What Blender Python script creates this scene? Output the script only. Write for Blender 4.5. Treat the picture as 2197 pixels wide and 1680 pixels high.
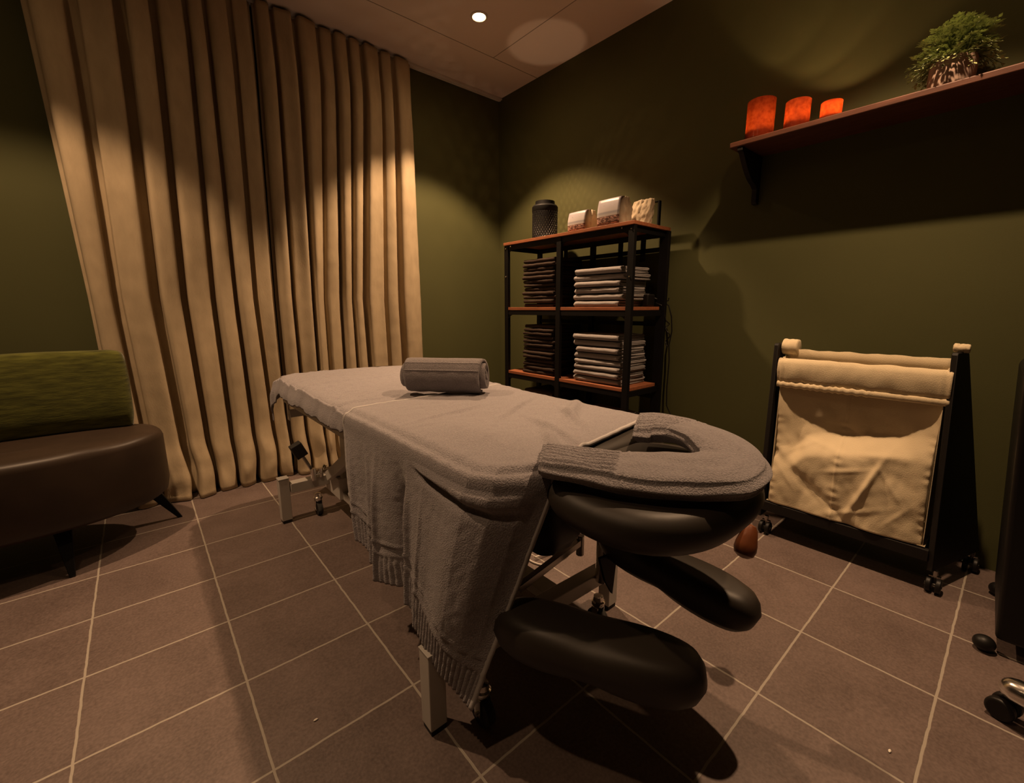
import bpy, bmesh, math, random
from mathutils import Vector, Matrix, noise
PI = math.pi
random.seed(7)
for o in list(bpy.data.objects): bpy.data.objects.remove(o)
S = bpy.context.scene
C = S.collection

# ------------------------------------------------------------------ camera
CAM_H = 0.95
cd = bpy.data.cameras.new('camera'); cam = bpy.data.objects.new('camera', cd); C.objects.link(cam)
cd.sensor_fit = 'HORIZONTAL'; cd.sensor_width = 36; cd.lens = 36 * 935.11 / 2197
cd.clip_start = 0.02; cd.clip_end = 50
cam.matrix_world = (Matrix.Translation((0, 0, CAM_H)) @ Matrix.Rotation(-0.7056, 4, 'Z')
                    @ Matrix.Rotation(PI / 2 - 0.1897, 4, 'X') @ Matrix.Rotation(-0.0034, 4, 'Z'))
S.camera = cam
# ------------------------------------------------------------------ world, exposure
w = bpy.data.worlds.new('world'); S.world = w; w.use_nodes = True
w.node_tree.nodes['Background'].inputs[0].default_value = (1, .7, .45, 1)
w.node_tree.nodes['Background'].inputs[1].default_value = 0.0
S.view_settings.view_transform = 'Standard'
S.view_settings.look = 'None'; S.view_settings.gamma = 1; S.view_settings.use_curve_mapping = False
S.view_settings.exposure = 0.92
CEIL = 2.475; XW = 2.27; YW = 2.81; XL = -1.7; YN = -1.6
WARM = (1.0, 0.62, 0.345)
# ceiling downlights: x, y, power of the beam, power of the soft spill
DOWNLIGHTS = [(1.594, 2.131, 108, 1.5), (-0.33, 1.96, 60, 1), (1.545, 0.39, 72, 1.2), (-0.33, 0.55, 11, .5)]  # the last is a weak fill added for the head cushion and hanging towel
def lamp(name, kind, loc, energy, color=WARM, radius=.02, **k):
    l = bpy.data.lights.new(name, kind); l.energy = energy; l.color = color
    l.shadow_soft_size = radius
    for a, b in k.items(): setattr(l, a, b)
    o = bpy.data.objects.new(name, l); C.objects.link(o); o.location = loc
    return o
for x, y, p, q in DOWNLIGHTS:
    lamp('downlight_core', 'SPOT', (x, y, CEIL - .012), p * .40, radius=.022, spot_size=math.radians(72), spot_blend=1.0)
    lamp('downlight_beam', 'SPOT', (x, y, CEIL - .012), p * .75, radius=.022, spot_size=math.radians(97), spot_blend=.32)
    lamp('downlight_spill', 'SPOT', (x, y, CEIL - .012), q, radius=.022, spot_size=math.radians(168), spot_blend=.7)

# ------------------------------------------------------------------ materials
def nodes(name):
    m = bpy.data.materials.new(name); m.use_nodes = True
    nt = m.node_tree; b = nt.nodes['Principled BSDF']
    return m, nt, b
def mat(name, col, rough=.6, metal=0, bump=0, bscale=50, var=0, vscale=5, spec=.5, stretch=(1, 1, 1), coords='Object', sheen=0, bdist=.002):
    m, nt, b = nodes(name)
    b.inputs['Base Color'].default_value = (*col, 1); b.inputs['Roughness'].default_value = rough
    b.inputs['Metallic'].default_value = metal; b.inputs['Specular IOR Level'].default_value = spec
    if sheen:
        b.inputs['Sheen Weight'].default_value = sheen; b.inputs['Sheen Roughness'].default_value = .5
    tc = nt.nodes.new('ShaderNodeTexCoord'); mp = nt.nodes.new('ShaderNodeMapping'); mp.inputs['Scale'].default_value = stretch
    nt.links.new(tc.outputs[coords], mp.inputs[0])
    if bump:
        n = nt.nodes.new('ShaderNodeTexNoise'); n.inputs['Scale'].default_value = bscale; n.inputs['Detail'].default_value = 3
        nt.links.new(mp.outputs[0], n.inputs['Vector'])
        bp = nt.nodes.new('ShaderNodeBump'); bp.inputs['Strength'].default_value = bump; bp.inputs['Distance'].default_value = bdist
        nt.links.new(n.outputs['Fac'], bp.inputs['Height']); nt.links.new(bp.outputs[0], b.inputs['Normal'])
    if var:
        n = nt.nodes.new('ShaderNodeTexNoise'); n.inputs['Scale'].default_value = vscale; n.inputs['Detail'].default_value = 6
        nt.links.new(mp.outputs[0], n.inputs['Vector'])
        mx = nt.nodes.new('ShaderNodeMix'); mx.data_type = 'RGBA'
        mx.inputs[6].default_value = tuple(c * (1 - var) for c in col) + (1,)
        mx.inputs[7].default_value = tuple(min(1, c * (1 + var)) for c in col) + (1,)
        rp = nt.nodes.new('ShaderNodeMapRange'); rp.inputs[1].default_value = .3; rp.inputs[2].default_value = .7
        nt.links.new(n.outputs['Fac'], rp.inputs[0]); nt.links.new(rp.outputs[0], mx.inputs[0])
        nt.links.new(mx.outputs[2], b.inputs['Base Color'])
    return m
def emis(name, col, s):
    m, nt, b = nodes(name)
    b.inputs['Base Color'].default_value = (*col, 1)
    b.inputs['Emission Color'].default_value = (*col, 1); b.inputs['Emission Strength'].default_value = s
    return m
WALL = mat('wall_paint', (.078, .079, .029), .75, bump=.15, bscale=400, var=.06, vscale=2, spec=.25)
CEILM = mat('ceiling_paint', (.64, .58, .55), .8, bump=.1, bscale=300, var=.03, vscale=1.5, spec=.2)
TERRY = mat('terry', (.305, .283, .30), .95, bump=.9, bscale=330, var=.16, vscale=260, spec=.1, sheen=.25, bdist=.004)
TERRY_FLAT = mat('terry_hem', (.46, .44, .44), .9, bump=.3, bscale=500, spec=.1)
TERRY_DK = mat('terry_roll', (.20, .18, .185), .95, bump=.9, bscale=330, var=.18, vscale=250, spec=.1, sheen=.2, bdist=.004)
GREYT = mat('grey_terry', (.30, .28, .28), .95, bump=.8, bscale=300, var=.1, vscale=200, spec=.1, bdist=.003)
DARKT = mat('dark_terry', (.050, .035, .028), .95, bump=.8, bscale=300, var=.15, vscale=200, spec=.1, bdist=.003)
CURT = mat('curtain_cloth', (.44, .35, .23), .9, bump=.35, bscale=260, var=.07, vscale=30, spec=.1, stretch=(1, 1, .35))
VINYL = mat('black_vinyl', (.028, .022, .017), .50, bump=.08, bscale=500, spec=.45, bdist=.0006)
WHITEM = mat('white_metal', (.56, .53, .49), .38, var=.04, vscale=12, spec=.5)
CHROME = mat('chrome', (.80, .78, .75), .2, metal=1)
DKCHROME = mat('steel', (.40, .38, .36), .25, metal=1)
BLACKP = mat('black_plastic', (.008, .007, .0065), .45, spec=.3)
BLACKM = mat('black_metal', (.004, .0035, .0035), .6, spec=.18)
BLACKW = mat('black_wood', (.010, .008, .007), .6, bump=.2, bscale=60, spec=.3, stretch=(1, 1, .1))
RUBBER = mat('rubber', (.03, .028, .026), .7, spec=.3)
SHELFW = mat('shelf_wood', (.30, .105, .048), .5, bump=.15, bscale=80, var=.25, vscale=14, stretch=(6, .6, 6), spec=.3)
WSHELF = mat('dark_wood', (.105, .040, .024), .5, bump=.15, bscale=80, var=.3, vscale=14, stretch=(6, .6, 6), spec=.35)
CANVAS = mat('canvas', (.64, .54, .37), .9, bump=.4, bscale=300, var=.05, vscale=8, spec=.1)
CHAIR_G = mat('green_upholstery', (.085, .088, .016), .95, bump=.5, bscale=90, var=.45, vscale=26, stretch=(.6, 1, 4), spec=.08, sheen=.3)
CHAIR_B = mat('brown_upholstery', (.036, .023, .015), .45, bump=.15, bscale=30, var=.2, vscale=7, spec=.35)
CABLEW = mat('white_cable', (.6, .55, .5), .5)
BROWN = mat('brown_wood', (.16, .05, .018), .4, spec=.4)
POT = mat('stone_pot', (.42, .30, .24), .8, bump=.3, bscale=60, var=.12, vscale=12)
SOIL = mat('soil', (.03, .02, .012), 1, bump=1, bscale=120, bdist=.004)
LEAF = mat('leaf', (.30, .35, .15), .6, var=.3, vscale=40, spec=.3)
STEM = mat('stem', (.10, .13, .05), .7)
WAX = mat('wax', (.8, .75, .65), .5)
FLAME = emis('flame', (1, .55, .18), 25)
BULB = emis('lamp_glow', (1, .62, .28), 40)

def redglass():
    m, nt, b = nodes('red_glass')
    b.inputs['Base Color'].default_value = (.35, .05, .018, 1); b.inputs['Roughness'].default_value = .12
    tr = nt.nodes.new('ShaderNodeBsdfTranslucent')
    n = nt.nodes.new('ShaderNodeTexNoise'); n.inputs['Scale'].default_value = 70; n.inputs['Detail'].default_value = 5
    tc = nt.nodes.new('ShaderNodeTexCoord'); nt.links.new(tc.outputs['Object'], n.inputs['Vector'])
    rp = nt.nodes.new('ShaderNodeValToRGB')
    rp.color_ramp.elements[0].position = .35; rp.color_ramp.elements[0].color = (.20, .070, .030, 1)
    rp.color_ramp.elements[1].position = .65; rp.color_ramp.elements[1].color = (.32, .125, .048, 1)
    nt.links.new(n.outputs['Fac'], rp.inputs[0]); nt.links.new(rp.outputs[0], tr.inputs[0])
    mx = nt.nodes.new('ShaderNodeMixShader'); mx.inputs[0].default_value = .72
    nt.links.new(b.outputs[0], mx.inputs[1]); nt.links.new(tr.outputs[0], mx.inputs[2])
    nt.links.new(mx.outputs[0], nt.nodes['Material Output'].inputs[0])
    return m
REDG = redglass()

def floor_mat():
    m, nt, b = nodes('floor_tiles'); L = nt.links.new
    tc = nt.nodes.new('ShaderNodeTexCoord'); sx = nt.nodes.new('ShaderNodeSeparateXYZ'); L(tc.outputs['Object'], sx.inputs[0])
    def M(op, a, b_=None, c=None):
        n = nt.nodes.new('ShaderNodeMath'); n.operation = op
        for i, v in enumerate((a, b_, c)):
            if v is None: continue
            if isinstance(v, (int, float)): n.inputs[i].default_value = v
            else: L(v, n.inputs[i])
        return n.outputs[0]
    wob = nt.nodes.new('ShaderNodeTexNoise'); wob.inputs['Scale'].default_value = 25; L(tc.outputs['Object'], wob.inputs['Vector'])
    wv = M('MULTIPLY', M('SUBTRACT', wob.outputs['Fac'], .5), .004)
    TX, TY, X0, Y0 = .32205, .2919, -.2191, 2.6458
    def axis(s, o0, t):
        u = M('DIVIDE', M('SUBTRACT', M('ADD', s, wv), o0), t)
        f = M('FRACT', u); d = M('MULTIPLY', M('MINIMUM', f, M('SUBTRACT', 1, f)), t)
        return d, M('FLOOR', u)
    dx, ix = axis(sx.outputs[0], X0, TX); dy, iy = axis(sx.outputs[1], Y0, TY)
    d = M('MINIMUM', dx, dy)
    mr = nt.nodes.new('ShaderNodeMapRange'); mr.inputs[1].default_value = .0022; mr.inputs[2].default_value = .0034; L(d, mr.inputs[0])
    cb = nt.nodes.new('ShaderNodeCombineXYZ'); L(ix, cb.inputs[0]); L(iy, cb.inputs[1])
    wn = nt.nodes.new('ShaderNodeTexWhiteNoise'); L(cb.outputs[0], wn.inputs['Vector'])
    n1 = nt.nodes.new('ShaderNodeTexNoise'); n1.inputs['Scale'].default_value = 6; n1.inputs['Detail'].default_value = 8; n1.inputs['Roughness'].default_value = .65
    va = nt.nodes.new('ShaderNodeVectorMath'); va.operation = 'ADD'; L(tc.outputs['Object'], va.inputs[0])
    vs = nt.nodes.new('ShaderNodeVectorMath'); vs.operation = 'SCALE'; vs.inputs['Scale'].default_value = 9; L(wn.outputs['Color'], vs.inputs[0]); L(vs.outputs[0], va.inputs[1])
    L(va.outputs[0], n1.inputs['Vector'])
    n2 = nt.nodes.new('ShaderNodeTexNoise'); n2.inputs['Scale'].default_value = 150; n2.inputs['Detail'].default_value = 4; L(va.outputs[0], n2.inputs['Vector'])
    val = M('ADD', M('ADD', M('MULTIPLY', n1.outputs['Fac'], .5), M('MULTIPLY', n2.outputs['Fac'], .55)), M('MULTIPLY', wn.outputs['Value'], .10))
    rp = nt.nodes.new('ShaderNodeValToRGB'); L(val, rp.inputs[0])
    rp.color_ramp.elements[0].position = .25; rp.color_ramp.elements[0].color = (.060, .040, .034, 1)
    rp.color_ramp.elements[1].position = .90; rp.color_ramp.elements[1].color = (.220, .165, .148, 1)
    mx = nt.nodes.new('ShaderNodeMix'); mx.data_type = 'RGBA'
    mx.inputs[6].default_value = (.36, .32, .27, 1); L(rp.outputs[0], mx.inputs[7]); L(mr.outputs[0], mx.inputs[0])
    L(mx.outputs[2], b.inputs['Base Color']); b.inputs['Roughness'].default_value = .5; b.inputs['Specular IOR Level'].default_value = .45
    bp = nt.nodes.new('ShaderNodeBump'); bp.inputs['Strength'].default_value = .5; bp.inputs['Distance'].default_value = .002
    h = M('ADD', M('MULTIPLY', mr.outputs[0], .8), M('ADD', M('MULTIPLY', n2.outputs['Fac'], .45), M('MULTIPLY', n1.outputs['Fac'], .8)))
    L(h, bp.inputs['Height']); L(bp.outputs[0], b.inputs['Normal'])
    return m
FLOOR = floor_mat()

# ------------------------------------------------------------------ mesh helpers
def NB(): return bmesh.new()
def box(bm, x0, x1, y0, y1, z0, z1, M=None):
    v = [bm.verts.new((x, y, z)) for z in (z0, z1) for y in (y0, y1) for x in (x0, x1)]
    for f in ((0, 2, 3, 1), (4, 5, 7, 6), (0, 1, 5, 4), (2, 6, 7, 3), (0, 4, 6, 2), (1, 3, 7, 5)):
        bm.faces.new([v[i] for i in f])
    if M is not None:
        for q in v: q.co = M @ q.co
    return v
def grid(bm, P, close_u=False, close_v=False):
    V = [[bm.verts.new(p) for p in row] for row in P]
    nu, nv = len(V), len(V[0])
    for i in range(nu if close_u else nu - 1):
        for j in range(nv if close_v else nv - 1):
            bm.faces.new((V[i][j], V[(i + 1) % nu][j], V[(i + 1) % nu][(j + 1) % nv], V[i][(j + 1) % nv]))
    return V
def tube(bm, pts, r, n=10, cap=True):
    pts = [Vector(p) for p in pts]
    rs = r if isinstance(r, (list, tuple)) else [r] * len(pts)
    rings = []; up = None
    for i, p in enumerate(pts):
        t = (pts[min(i + 1, len(pts) - 1)] - pts[max(i - 1, 0)]).normalized()
        if up is None:
            a = Vector((0, 0, 1)) if abs(t.z) < .9 else Vector((1, 0, 0))
            up = (a - t * a.dot(t)).normalized()
        else: up = (up - t * up.dot(t)).normalized()
        s = t.cross(up)
        rings.append([p + (up * math.cos(2 * PI * k / n) + s * math.sin(2 * PI * k / n)) * rs[i] for k in range(n)])
    V = grid(bm, rings, close_v=True)
    if cap:
        bm.faces.new(V[0]); bm.faces.new(V[-1][::-1])
def bar(bm, a, b, wd, ht, up=(0, 0, 1)):
    a, b = Vector(a), Vector(b); t = (b - a).normalized(); u = Vector(up); u = (u - t * u.dot(t)).normalized(); s = t.cross(u)
    V = [[p + s * sx * wd / 2 + u * sz * ht / 2 for sx, sz in ((-1, -1), (1, -1), (1, 1), (-1, 1))] for p in (a, b)]
    W = grid(bm, V, close_v=True); bm.faces.new(W[0]); bm.faces.new(W[1][::-1])
def lathe(bm, prof, c, n=32, close=False):
    rings = [[(c[0] + r * math.cos(2 * PI * k / n), c[1] + r * math.sin(2 * PI * k / n), c[2] + z) for k in range(n)] for r, z in prof]
    V = grid(bm, rings, close_u=close, close_v=True)
    if not close:
        if prof[0][0] > 1e-4: bm.faces.new(V[0])
        if prof[-1][0] > 1e-4: bm.faces.new(V[-1][::-1])
def arc(c, r, a0, a1, n): return [(c[0] + r * math.cos(a0 + (a1 - a0) * i / n), c[1] + r * math.sin(a0 + (a1 - a0) * i / n)) for i in range(n + 1)]
def smooth01(t): t = max(0, min(1, t)); return t * t * (3 - 2 * t)
def interp(tab, x):
    if x <= tab[0][0]: return tab[0][1]
    for (a, va), (b, vb) in zip(tab, tab[1:]):
        if x <= b:
            t = (x - a) / (b - a)
            if isinstance(va, (int, float)): return va + (vb - va) * t
            return tuple(p + (q - p) * t for p, q in zip(va, vb))
    return tab[-1][1]
def nz(x, y=0, z=0): return noise.noise(Vector((x, y, z)))
def obj(name, bm, m, parent=None, smooth=True, bevel=0, origin=None, solid=0, sub=0, angle=35):
    me = bpy.data.meshes.new(name)
    bmesh.ops.recalc_face_normals(bm, faces=bm.faces)
    bm.to_mesh(me); bm.free(); me.materials.append(m)
    o = bpy.data.objects.new(name, me); C.objects.link(o)
    off = Vector(origin) if origin else None
    if parent is not None:
        o.parent = parent
        off = Vector((0, 0, 0)); p = parent
        while p: off += p.location; p = p.parent
        me.transform(Matrix.Translation(-off))
    elif off is not None:
        me.transform(Matrix.Translation(-off)); o.location = off
    if smooth:
        for f in me.polygons: f.use_smooth = True
        if smooth is True: me.set_sharp_from_angle(angle=math.radians(angle))
    if bevel:
        b = o.modifiers.new('bevel', 'BEVEL'); b.width = bevel; b.segments = 3; b.limit_method = 'ANGLE'; b.angle_limit = math.radians(40)
    if solid:
        s = o.modifiers.new('solid', 'SOLIDIFY'); s.thickness = solid; s.offset = 0
    if sub:
        s = o.modifiers.new('sub', 'SUBSURF'); s.levels = s.render_levels = sub
    return o
def tag(o, label, cat, group=None):
    o['label'] = label; o['category'] = cat
    if group: o['group'] = group
    return o
def thing(name, label, cat, loc, group=None):
    o = bpy.data.objects.new(name, None); C.objects.link(o); o.location = loc; o.empty_display_size = .05
    return tag(o, label, cat, group)
def struct(name, bm, m, **k):
    o = obj(name, bm, m, **k); o['kind'] = 'structure'; return o

# ------------------------------------------------------------------ room shell
bm = NB(); box(bm, XL - .1, XW + .1, YN - .1, YW + .1, -.1, 0); struct('floor', bm, FLOOR, smooth=False)
bm = NB(); box(bm, XL - .1, XW + .1, YN - .1, YW + .1, CEIL, CEIL + .1); struct('ceiling', bm, CEILM, smooth=False)
bm = NB(); box(bm, XW, XW + .1, YN - .1, YW + .1, 0, CEIL); struct('wall_right', bm, WALL, smooth=False)
bm = NB(); box(bm, XL - .1, XW, YW, YW + .1, 0, CEIL); struct('wall_back', bm, WALL, smooth=False)
bm = NB(); box(bm, XL - .1, XL, YN - .1, YW, 0, CEIL); struct('wall_left', bm, WALL, smooth=False)
bm = NB(); box(bm, XL, XW, YN - .1, YN, 0, CEIL); struct('wall_front', bm, WALL, smooth=False)
# thin cover joints of the ceiling boards
bm = NB()
for y in (2.39, 1.19, -.01): box(bm, XL, XW, y, y + .004, CEIL - .0015, CEIL)
box(bm, 1.892, 1.896, YN, 2.39, CEIL - .0015, CEIL)
box(bm, .692, .696, YN, 2.39, CEIL - .0015, CEIL)
struct('trim_1', bm, mat('joint', (.30, .27, .24), .9), smooth=False)
# curtain track on the ceiling along the back wall
bm = NB(); box(bm, -.25, XW, YW - .045, YW - .004, CEIL - .014, CEIL); box(bm, -.25, XW, YW - .028, YW - .020, CEIL - .018, CEIL - .014)
struct('trim_2', bm, WHITEM, smooth=False, bevel=.002)

# ------------------------------------------------------------------ downlights
for i, (x, y, p, q) in enumerate(DOWNLIGHTS):
    t = thing('ceiling_downlight', ['glowing round downlight in the ceiling near the right wall corner',
              'round ceiling downlight over the lounge chair', 'round ceiling downlight over the head end of the massage table', 'weak unseen fill lamp added on the ceiling left of the table'][i], 'light', (x, y, CEIL))
    bm = NB(); lathe(bm, [(.034, 0), (.034, -.004), (.037, -.006), (.046, -.004), (.048, 0)], (x, y, CEIL), 40); 
    for f in [f for f in bm.faces if len(f.verts) > 4]: bm.faces.remove(f)
    obj('trim_ring', bm, WHITEM, t)
    bm = NB(); lathe(bm, [(.0001, -.002), (.02, -.003), (.034, -.0015)], (x, y, CEIL), 40)
    for f in [f for f in bm.faces if len(f.verts) > 4]: bm.faces.remove(f)
    obj('lamp_lens', bm, BULB, t)

# ------------------------------------------------------------------ curtains
GT = [-.19, -.04, .116, .236, .356, .43, .533, .630]
GM = [-.150, -.055, .088, .198, .317, .416, .502, .607]
GB = [-.135, -.02, .126, .220, .322, .430, .53, .600]
HT = [.640, .719, .825, .952, 1.03, 1.11, 1.19, 1.303, 1.381, 1.515]
HM = [.612, .688, .793, .860, .965, 1.026, 1.101, 1.247, 1.344, 1.525]
HB = [.606, .690, .780, .850, .950, 1.03, 1.120, 1.25, 1.36, 1.52]
def curtain(gt, gm, gb, seed, label):
    nf = len(gt) - 1; per = 26; nzr = 110
    rnd = random.Random(seed)
    amp = [rnd.uniform(.055, .10) for _ in range(nf)]; ww = [rnd.uniform(.14, .36) for _ in range(nf)]; sk = [rnd.uniform(-.35, .35) for _ in range(nf)]
    sec = [rnd.uniform(.1, .5) for _ in range(nf)]
    rows = []
    for j in range(nzr + 1):
        z = (CEIL - .022) * (1 - j / nzr) + .004
        g = [interp([(0, gb[i]), (1.0, gm[i]), (2.2, gt[i]), (2.5, gt[i])], z) for i in range(nf + 1)]
        row = []
        for i in range(nf):
            for k in range(per + (1 if i == nf - 1 else 0)):
                t = k / per
                w_ = ww[i] * (1 if z > .3 else .6 + .4 * z / .3)
                tt = max(0, min(1, (t - w_ / 2) / (1 - w_)))
                prof = (1 - abs(2 * tt - 1) ** (2.6 + 2.4 * sec[i])) if 0 < tt < 1 else 0
                # folds bulge sideways over the gaps
                over = .16 * math.sin(2 * PI * (tt)) * prof * (g[i + 1] - g[i])
                A = amp[i] * (.55 + .45 * smooth01((CEIL - z) / .5))
                A *= 1 + .35 * smooth01((.35 - z) / .35)
                x = g[i] + (g[i + 1] - g[i]) * t - over
                y = 2.765 - A * prof + A * .16 * prof * math.sin(2 * PI * tt * (1.5) + sk[i] * 6) * sec[i] * 2
                y += .012 * sk[i] * prof * (tt - .5) * 2
                low = smooth01((.42 - z) / .42)
                y -= low * (.018 + .05 * abs(nz(x * 4, z * 2.2, seed)) + .03 * nz(x * 9, z * 7, seed + 3))
                x += low * .03 * nz(x * 3.3, z * 5, seed + 9)
                cr = nz(x * 14, z * 16, seed + 5)
                y += (.0022 + .007 * low) * cr
                y = min(y, 2.795)
                zz = z
                if j > nzr - 2: zz = max(.003, z)
                row.append((x, y, zz))
        rows.append(row)
    bm = NB(); grid(bm, rows)
    o = obj('curtain', bm, CURT, smooth='all', solid=.003, origin=((gb[0] + gb[-1]) / 2, 2.74, 0))
    return o
c1 = curtain(GT, GM, GB, 11, '')
tag(c1, 'beige floor-length curtain panel on the left, beside the lounge chair', 'curtain', 'beige curtain panels')
c2 = curtain(HT, HM, HB, 23, '')
tag(c2, 'beige floor-length curtain panel on the right, behind the far end of the massage table', 'curtain', 'beige curtain panels')

# ------------------------------------------------------------------ massage table
TX0, TX1, TY0, TY1, TZ = .47, 1.09, .578, 2.32, .637
tbl = thing('massage_table', 'height-adjustable massage table with black padding and white metal frame', 'massage table', (.73, 1.4, 0))
def pad_loft(bm, outline, layers):
    # outline: list of xy around centre; layers: (inset, z)
    cx = sum(p[0] for p in outline) / len(outline); cy = sum(p[1] for p in outline) / len(outline)
    rings = []
    for ins, z in layers:
        ring = []
        for px, py in outline:
            d = math.hypot(px - cx, py - cy); k = max(0.02, (d - ins) / d)
            ring.append((cx + (px - cx) * k, cy + (py - cy) * k, z))
        rings.append(ring)
    V = grid(bm, rings, close_v=True); bm.faces.new(V[0]); bm.faces.new(V[-1][::-1])
def rrect(x0, x1, y0, y1, r, n=8):
    pts = []
    for cx, cy, a in ((x1 - r, y1 - r, 0), (x0 + r, y1 - r, PI / 2), (x0 + r, y0 + r, PI), (x1 - r, y0 + r, 3 * PI / 2)):
        pts += arc((cx, cy), r, a, a + PI / 2, n)
    return pts
bm = NB(); pad_loft(bm, rrect(TX0, TX1, TY0, TY1, .10), [(.012, TZ - .068), (.002, TZ - .060), (0, TZ - .03), (.004, TZ - .014), (.016, TZ - .004), (.035, TZ)])
obj('padded_top', bm, VINYL, tbl, angle=60)
# head cushion with a face opening: rounded bowl shape
def head_ring(k, z, n=56):
    cx, cy = .765, .452; out = []
    for i in range(n):
        a = 2 * PI * i / n
        ca, sa = math.cos(a), math.sin(a)
        rx, ry = .228, .186
        e = 2.4
        r = (abs(ca) ** e / rx ** e + abs(sa) ** e / ry ** e) ** (-1 / e)
        out.append((cx + ca * r * k, cy + sa * r * k, z))
    return out
bm = NB()
prof = [(.50, .532), (.66, .534), (.80, .541), (.90, .552), (.97, .570), (1.0, .588), (.985, .603), (.94, .618), (.86, .624), (.55, .624), (.47, .618), (.44, .600)]
V = grid(bm, [head_ring(k, z) for k, z in prof], close_v=True); bm.faces.new(V[0]); bm.faces.new(V[-1][::-1])
obj('head_cushion', bm, VINYL, tbl, angle=70)
bm = NB(); box(bm, .60, 1.0, .56, .70, .555, .575); box(bm, .56, 1.02, .60, .66, .53, .57)
obj('head_bracket', bm, BLACKM, tbl, bevel=.006)
# arm cushions
def arm(cx0, cy0, cx1, cy1, w0, w1, z0, z1, name='arm_cushion'):
    a, b = Vector((cx0, cy0, 0)), Vector((cx1, cy1, 0)); t = (b - a); Ln = t.length; t.normalize(); s = Vector((-t.y, t.x, 0))
    n = 60; out = []
    for i in range(n):
        an = 2 * PI * i / n; ca, sa = math.cos(an), math.sin(an); e = 2.9
        r = (abs(ca) ** e + abs(sa) ** e) ** (-1 / e)
        u = r * ca; v = r * sa
        wd = (w0 + (w1 - w0) * (u + 1) / 2) / 2
        p = a + t * (Ln * (u + 1) / 2) + s * (v * wd)
        out.append((p.x, p.y))
    bm = NB(); h = z1 - z0
    pad_loft(bm, out, [(.050, z0), (.026, z0 + .004), (.010, z0 + h * .2), (0, z0 + h * .48), (.004, z0 + h * .72), (.014, z0 + h * .88), (.034, z0 + h * .97), (.055, z1)])
    obj(name, bm, VINYL, tbl, angle=70)
arm(.500, .640, .680, .275, .135, .135, .262, .352)
arm(.955, .720, .915, .280, .110, .125, .262, .352)
bm = NB(); bar(bm, (.90, .62, .35), (.90, .70, .50), .03, .012)
box(bm, .55, 1.0, .66, .69, .49, .52)
obj('arm_bracket', bm, BLACKM, tbl, bevel=.003)
bm = NB()  # thin black plate in the outline of a dark pointed shape
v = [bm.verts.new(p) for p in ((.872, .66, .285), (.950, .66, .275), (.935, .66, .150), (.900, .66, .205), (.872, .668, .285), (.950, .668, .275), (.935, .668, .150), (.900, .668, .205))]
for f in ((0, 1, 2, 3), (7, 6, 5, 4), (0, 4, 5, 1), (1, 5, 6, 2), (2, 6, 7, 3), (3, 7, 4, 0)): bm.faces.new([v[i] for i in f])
obj('black_plate', bm, BLACKM, tbl, smooth=False)
# motor housing below the padding
bm = NB(); pad_loft(bm, rrect(.66, .84, .66, .80, .06), [(.06, .335), (.03, .345), (.008, .38), (0, .43), (0, .56)])
obj('motor_housing', bm, BLACKP, tbl, angle=60)
# upper frame
bm = NB()
for x in (.50, 1.06): bar(bm, (x, .68, .535), (x, 2.26, .535), .025, .045)
for y in (.74, 1.45, 2.22): bar(bm, (.50, y, .54), (1.06, y, .54), .03, .04)
obj('upper_frame', bm, WHITEM, tbl, bevel=.003)
bm = NB(); bar(bm, (.50, 2.235, .535), (.50, 2.235, .425), .004, .03, (0, 1, 0)); bar(bm, (.50, 2.22, .46), (.72, 2.22, .46), .03, .035)
obj('end_bracket', bm, WHITEM, tbl, bevel=.002)
# scissor arms
bm = NB()
bm.free()
for x in (.60, .95):
    for a, b in (((x, 2.00, .19), (x, 1.42, .53)), ((x, .86, .16), (x, 1.40, .50))):
        bm = NB(); bar(bm, a, b, .045, .045 if a[1] > 1 else .03); obj('lift_arm', bm, WHITEM, tbl, bevel=.003)
# base: two end bars with square feet, one long rail
for y in (.76, 2.06):
    bm = NB(); bar(bm, (.435, y, .150 if y < 1 else .158), (1.03, y, .135 if y < 1 else .158), .045, .045)
    obj('base_bar', bm, WHITEM, tbl, bevel=.003)
    for x in (.41, 1.05):
        bm = NB(); box(bm, x - .021, x + .021, y - .021, y + .021, .014, .205)
        f = obj('leg', bm, WHITEM, tbl, bevel=.002)
        bm = NB(); box(bm, x - .022, x + .022, y - .022, y + .022, .2055, .210); obj('end_cap', bm, mat('cap_plastic', (.42, .40, .37), .5) if 'cap_plastic' not in bpy.data.materials else bpy.data.materials['cap_plastic'], f, bevel=.001)
        bm = NB(); box(bm, x - .019, x + .019, y - .019, y + .019, 0, .0135); obj('rubber_foot', bm, RUBBER, f, bevel=.002)
bm = NB(); bar(bm, (.64, .76, .115), (.64, 2.06, .115), .05, .035); bar(bm, (.84, .76, .115), (.84, 1.30, .115), .06, .03)
bar(bm, (.62, 1.30, .115), (.90, 1.30, .115), .05, .03)
box(bm, .60, .68, 1.90, 2.10, .10, .20)
obj('base_rail', bm, WHITEM, tbl, bevel=.003)
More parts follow.
